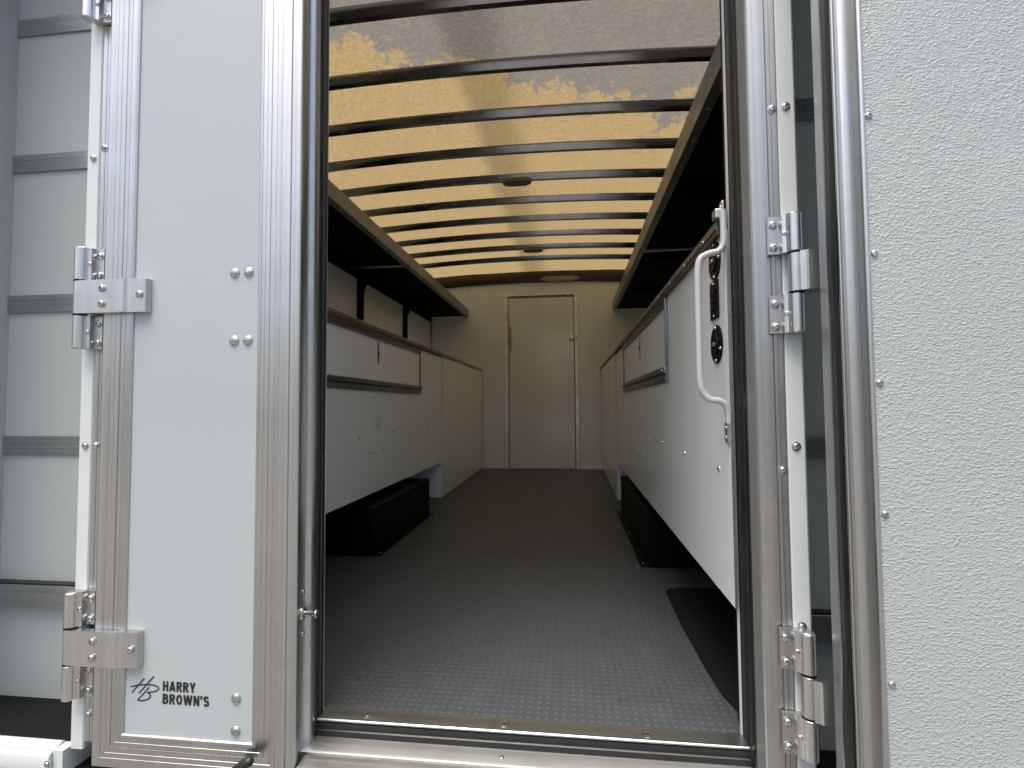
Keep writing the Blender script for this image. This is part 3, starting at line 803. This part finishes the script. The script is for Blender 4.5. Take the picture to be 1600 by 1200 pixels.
    # screws in the lower face
    S = [(2.195, .539), (2.336, .460), (2.503, .461), (2.643, .545), (2.952, .549), (3.308, .550)] if side < 0 else \
        [(1.524, .5376), (1.181, .5357), (1.884, .543), (2.217, .532), (2.532, .465), (2.359, .462)]
    for y, z in S: screw(V(F, y, z), nin, .0068, c)
    if side < 0:
        bm = bm_(); lathe(bm, V(F - side * .0003, 2.432, .601), nin, [(0, .0012), (.036, .0012), (.037, .0008), (.037, -.001)], 40)
        obj('round_patch', bm, STAIN, c, True)
    # near end: thin aluminium-white edge angle
    if side > 0:
        bm = bm_(); box(bm, .3300, .3338, 1.0926, 1.1175, .262, 1.045)
        obj('end_flange', bm, WHITE_CAB, c)
        bm = bm_(); box(bm, .3297, .3342, 1.0895, 1.0924, .262, 1.047)
        obj('edge_angle', bm, ALU_BR, c, True, 30)
        bm = bm_(); box(bm, .312, .334, 1.100, 1.128, 1.0765, 1.098, .003)
        obj('end_clip', bm, ALU_BR, c)
    # the far, full-height cabinet
    f = thing('side_cabinet', 'full-height cream cabinet at the far %s corner, standing on the floor beside the bulkhead' % wd, 'cabinet', (F, 4.5, 0), 'cabinets along the side walls')
    bm = bm_(); a, b = F, W - side * .001
    box(bm, min(a, b), max(a, b), Y1 + .003, YB - .012, .002, 1.060)
    obj('cabinet_case', bm, WHITE_CAB, f)
    bm = bm_(); bx(bm, .0032, .0003, Y1 + .010, 4.48, .010, 1.052, .0008); bx(bm, .0032, .0003, 4.486, YB - .03, .010, 1.052, .0008)
    obj('door_panel', bm, WHITE_CAB, f)
    bm = bm_(); bx(bm, .0060, .0004, Y1 + .0005, Y1 + .008, .002, 1.055, .0006)
    obj('joint_strip', bm, WHITE_POST, f)
    bm = bm_(); pr2 = [(F - side * .0045, 1.0545), (F - side * .0125, 1.0545), (F - side * .0140, 1.0565), (F - side * .0140, 1.0735), (F - side * .0125, 1.0755), (F + side * .030, 1.0755), (F + side * .030, 1.0612), (F - side * .0045, 1.0612)]
    prism(bm, pr2, Y1 + .001, YB - .012, 'Y')
    obj('worktop_edging', bm, ALU_Y, f, True, 25)
    bm = bm_(); bx(bm, .0035, .0005, YB - .024, YB - .014, .002, 1.053); obj('end_strip', bm, ALU_DULL, f)
    for y, z in ((4.14, .963), (4.17, .963), (4.145, .527), (4.18, .527), (4.909, .9605), (4.899, .524), (4.21, .097), (4.5, .145)):
        screw(V(F - side * .0032, y, z), nin, .0058, f)
    for z in (.835, .629, .4235, .239): screw(V(F - side * .003, Y1 + .03, z), nin, .0055, f)
cabinet(-1); cabinet(1)

# =================================================================== SOCKETS AND SWITCH on the near right cabinet
def socket(z, label, ang):
    t = thing('power_socket', label, 'socket', (CR, 1.172, z), 'sockets beside the grab handle')
    bm = bm_(); lathe(bm, V(CR - .0003, 1.172, z), V(-1, 0, 0), [(.0435, 0), (.0435, .002), (.0415, .0035), (.031, .0038), (.029, .003), (.027, .0025), (0, .0025)], 44)
    obj('cover_plate', bm, BLACK_PL, t, True, 35)
    bm = bm_(); lathe(bm, V(CR - .004, 1.172, z), V(-1, 0, 0), [(.024, -.002), (.024, .0032), (.0225, .0042), (.021, .0038), (0, .001)], 32)
    obj('socket_barrel', bm, BLACK_PL, t, True, 35)
    for a in (90, -90, 0 + ang):
        screw(V(CR - .0036, 1.172 + .0365 * math.cos(R(a)), z + .0365 * math.sin(R(a))), V(-1, 0, 0), .0042, t)
    bm = bm_(); box(bm, CR - .0105, CR - .0062, 1.165, 1.183, z - .004, z + .004, .001)
    obj('contact', bm, ALU_BR, t)
socket(1.003, 'round black socket, the upper one, just under the worktop edge beside the grab handle', 180)
socket(.814, 'round black socket, the lower one, under the narrow switch plate beside the grab handle', 200)
t = thing('switch_panel', 'narrow upright black switch plate between the two round sockets', 'switch panel', (CR, 1.172, .914))
bm = bm_(); box(bm, CR - .0050, CR - .0003, 1.148, 1.206, .872, .958, .0012); obj('switch_plate', bm, BLACK_PL, t)
for z in (.898, .915, .932):
    bm = bm_(); box(bm, CR - .0085, CR - .0052, 1.160, 1.194, z - .007, z + .007, .0012); obj('rocker', bm, BLACK_PL, t)
for z in (.879, .951): screw(V(CR - .0050, 1.176, z), V(-1, 0, 0), .0036, t)

# =================================================================== GRAB HANDLE
t = thing('grab_handle', 'bent white tube grab handle fixed upright inside the right edge of the doorway', 'handle', (.325, 1.11, .85))
pts = smooth_path([(.3275, 1.100, 1.092), (.3275, 1.098, 1.050), (.3255, 1.096, 1.020), (.316, 1.095, 1.004), (.297, 1.095, .999), (.279, 1.095, .990), (.2725, 1.095, .970), (.2710, 1.095, .930),
                   (.2710, 1.095, .780), (.2715, 1.095, .735), (.2755, 1.095, .708), (.289, 1.095, .691), (.308, 1.095, .687), (.3215, 1.096, .679), (.3280, 1.098, .660), (.3290, 1.100, .640)], 6)
bm = bm_(); tube(bm, pts, .0070, 18)
HM = paint('handle_enamel', (.42, .44, .44), .25, .3, 0, .05)
obj('handle_tube', bm, HM, t, True, 60)
for z0_, z1_ in ((1.060, 1.112), (.598, .642)):
    bm = bm_(); box(bm, .3235, .3295, 1.094, 1.1115, z0_, z1_, .002)
    b_ = obj('mounting_tab', bm, ALU_Z, t)
    for z in (z0_ + .012, z1_ - .012): screw(V(.3235, 1.103, z), V(-1, -.2, 0), .0042, t)

# =================================================================== OVERHEAD SHELVES
def shelf(side, z0, z1, label):
    W = XL if side < 0 else XR; E = -1.100 if side < 0 else .458
    s = thing('overhead_shelf', label, 'shelf', (E, 3.4, z0), 'overhead shelves')
    Ya, Yb = 1.20, YB - .010; ym = 3.36
    for a, b in ((Ya, ym - .016), (ym + .016, Yb)):
        bm = bm_(); xa, xb = E + side * .03, W - side * .002
        box(bm, min(xa, xb), max(xa, xb), a, b, z0 + .012, z0 + .026)
        obj('shelf_board', bm, BLACK, s)
    bm = bm_()   # lip: upright face with a short inward flange below
    pr = [(E, z0 + .002), (E + side * .002, z0), (E + side * .038, z0), (E + side * .038, z0 + .004), (E + side * .004, z0 + .005), (E + side * .004, z1 - .004), (E + side * .020, z1 - .003), (E + side * .020, z1), (E + side * .001, z1), (E, z1 - .001)]
    prism(bm, pr, Ya, ym - .003, 'Y'); prism(bm, pr, ym + .003, Yb, 'Y')
    l = obj('shelf_lip', bm, ALU_Y, s, True, 25)
    for i in range(20):
        y = Ya + .12 + i * .21
        if y < Yb: screw(V(E + side * .022, y, z0), V(0, 0, -1), .0045, s)
    bm = bm_(); xa, xb = E + side * .038, W - side * .002
    box(bm, min(xa, xb), max(xa, xb), ym - .020, ym + .020, z0 + .001, z0 + .0115, .001)
    obj('cross_rail', bm, ALU_X, s)
    bm = bm_(); xa, xb = W - side * .002, W - side * .006
    box(bm, min(xa, xb), max(xa, xb), Ya, Yb, z0 - .045, z0 + .012)
    obj('wall_angle', bm, BLACK_BOX, s)
    for yb_ in (1.40, 2.45, 3.50, 4.50):
        bm = bm_()      # gusset with a swept inner curve
        pts = [(0.007, z0 - .34), (.036, z0 - .34), (.036, z0 - .16)]
        for i in range(1, 9):
            a = R(90 * i / 8); pts.append((.036 + .13 * (1 - math.cos(a)), z0 - .16 + .13 * math.sin(a)))
        pts += [(.30, z0 - .020), (.36, z0 + .011), (.007, z0 + .011)]
        prism(bm, [(W - side * p, q) for p, q in pts], yb_, yb_ + .012, 'Y')
        xa, xb = W - side * .001, W - side * .0068
        box(bm, min(xa, xb), max(xa, xb), yb_ - .03, yb_ + .042, z0 - .36, z0 - .047)
        obj('gusset', bm, BLACK, s)
shelf(-1, 1.655, 1.735, 'black-bottomed shelf with an aluminium lip high on the left wall above the cabinet')
shelf(1, 1.688, 1.782, 'black-bottomed shelf with an aluminium lip high on the right wall above the cabinet')

# =================================================================== WHEEL BOXES
for side, y0_, y1_, face, zt in ((-1, 2.22, 3.155, -.900, .218), (1, 2.175, 3.345, .318, .222)):
    W = XL if side < 0 else XR
    t = thing('wheel_box', 'low black box over the wheel, on the floor under the %s cabinet' % ('left' if side < 0 else 'right'), 'wheel box', (face, 2.7, 0), 'black wheel boxes')
    bm = bm_(); a, b = face, W - side * .002; box(bm, min(a, b), max(a, b), y0_, y1_, .004, zt, .003)
    obj('box_cover', bm, BLACK_BOX, t)
    bm = bm_(); a, b = face - side * .034, face - side * .0005; box(bm, min(a, b), max(a, b), y0_ + .005, y1_ - .02, .001, .0045, .001)
    fl = obj('floor_flange', bm, BLACK_BOX, t)
    for y in (y0_ + .05, (y0_ + y1_) / 2, y1_ - .06): screw(V(face - side * .018, y, .0045), V(0, 0, 1), .0045, t)

# =================================================================== FLOOR MAT
bm = bm_()
pts = [(.334, 1.900), (.345, 1.918), (.396, 1.940), (.898, 1.945), (.898, 1.168), (.372, 1.168), (.362, 1.178), (.352, 1.215), (.343, 1.25), (.336, 1.36), (.330, 1.62)]
prism(bm, pts, .0015, .0075)
tag(obj('mat', bm, CARPET), 'loose black carpet mat on the grey coin floor, half under the right cabinet', 'mat', 'carpet mats')

# =================================================================== LAMPS
def rounded(cx, cz, w_, h_, n=8, cut=.35):
    a, b = w_ / 2, h_ / 2; return [(cx - a, cz), (cx - a * .96, cz + b * .45), (cx - a * .66, cz + b), (cx + a * .66, cz + b), (cx + a * .96, cz + b * .45), (cx + a, cz), (cx + a * .96, cz - b * .45), (cx + a * .66, cz - b), (cx - a * .66, cz - b), (cx - a * .96, cz - b * .45)]
def ceiling_lamp(y, label):
    z = ZC + arch(MX) - .041
    t = thing('ceiling_lamp', label, 'lamp', (-.318, y, z), 'lamps along the roof')
    bm = bm_(); P0 = rounded(-.318, y + .006, .185, .075); P1 = rounded(-.318, y + .006, .160, .052)
    A = [bm.verts.new(V(x, yy, z - .0005)) for x, yy in P0]; B = [bm.verts.new(V(x, yy, z - .020)) for x, yy in P0]; D = [bm.verts.new(V(x, yy, z - .030)) for x, yy in P1]
    n = len(A)
    for i in range(n):
        j = (i + 1) % n; bm.faces.new((A[i], A[j], B[j], B[i])); bm.faces.new((B[i], B[j], D[j], D[i]))
    bm.faces.new(A[::-1]); bm.faces.new(D)
    obj('lamp_housing', bm, GREY_LAMP, t)
    bm = bm_(); prism(bm, [(x, yy) for x, yy in rounded(-.335, y + .004, .095, .028)], z - .0325, z - .0302); obj('lamp_lens', bm, LAMP_LENS if False else GREY_LAMP, t)
    for x in (-.275, -.262): screw(V(x, y + .006, z - .030), V(0, 0, -1), .003, t, mat=HOLE)
ceiling_lamp(BOWS[4], 'unlit grey lamp on the underside of a roof bow, the nearer one')
ceiling_lamp(BOWS[8], 'unlit grey lamp on the underside of a roof bow, the farther one')
t = thing('wall_lamp', 'clouded oval strip lamp set in the bronze rail above the far door', 'lamp', (-.09, YB - .03, 2.045))
bm = bm_(); prism(bm, rounded(-.095, 2.043, .42, .052), YB - .0402, YB - .0302, 'Y'); obj('lamp_lens', bm, LAMP_LENS, t)
bm = bm_(); box(bm, .075, .088, YB - .043, YB - .0405, 2.035, 2.05); obj('lamp_clip', bm, BLACK_PL, t)
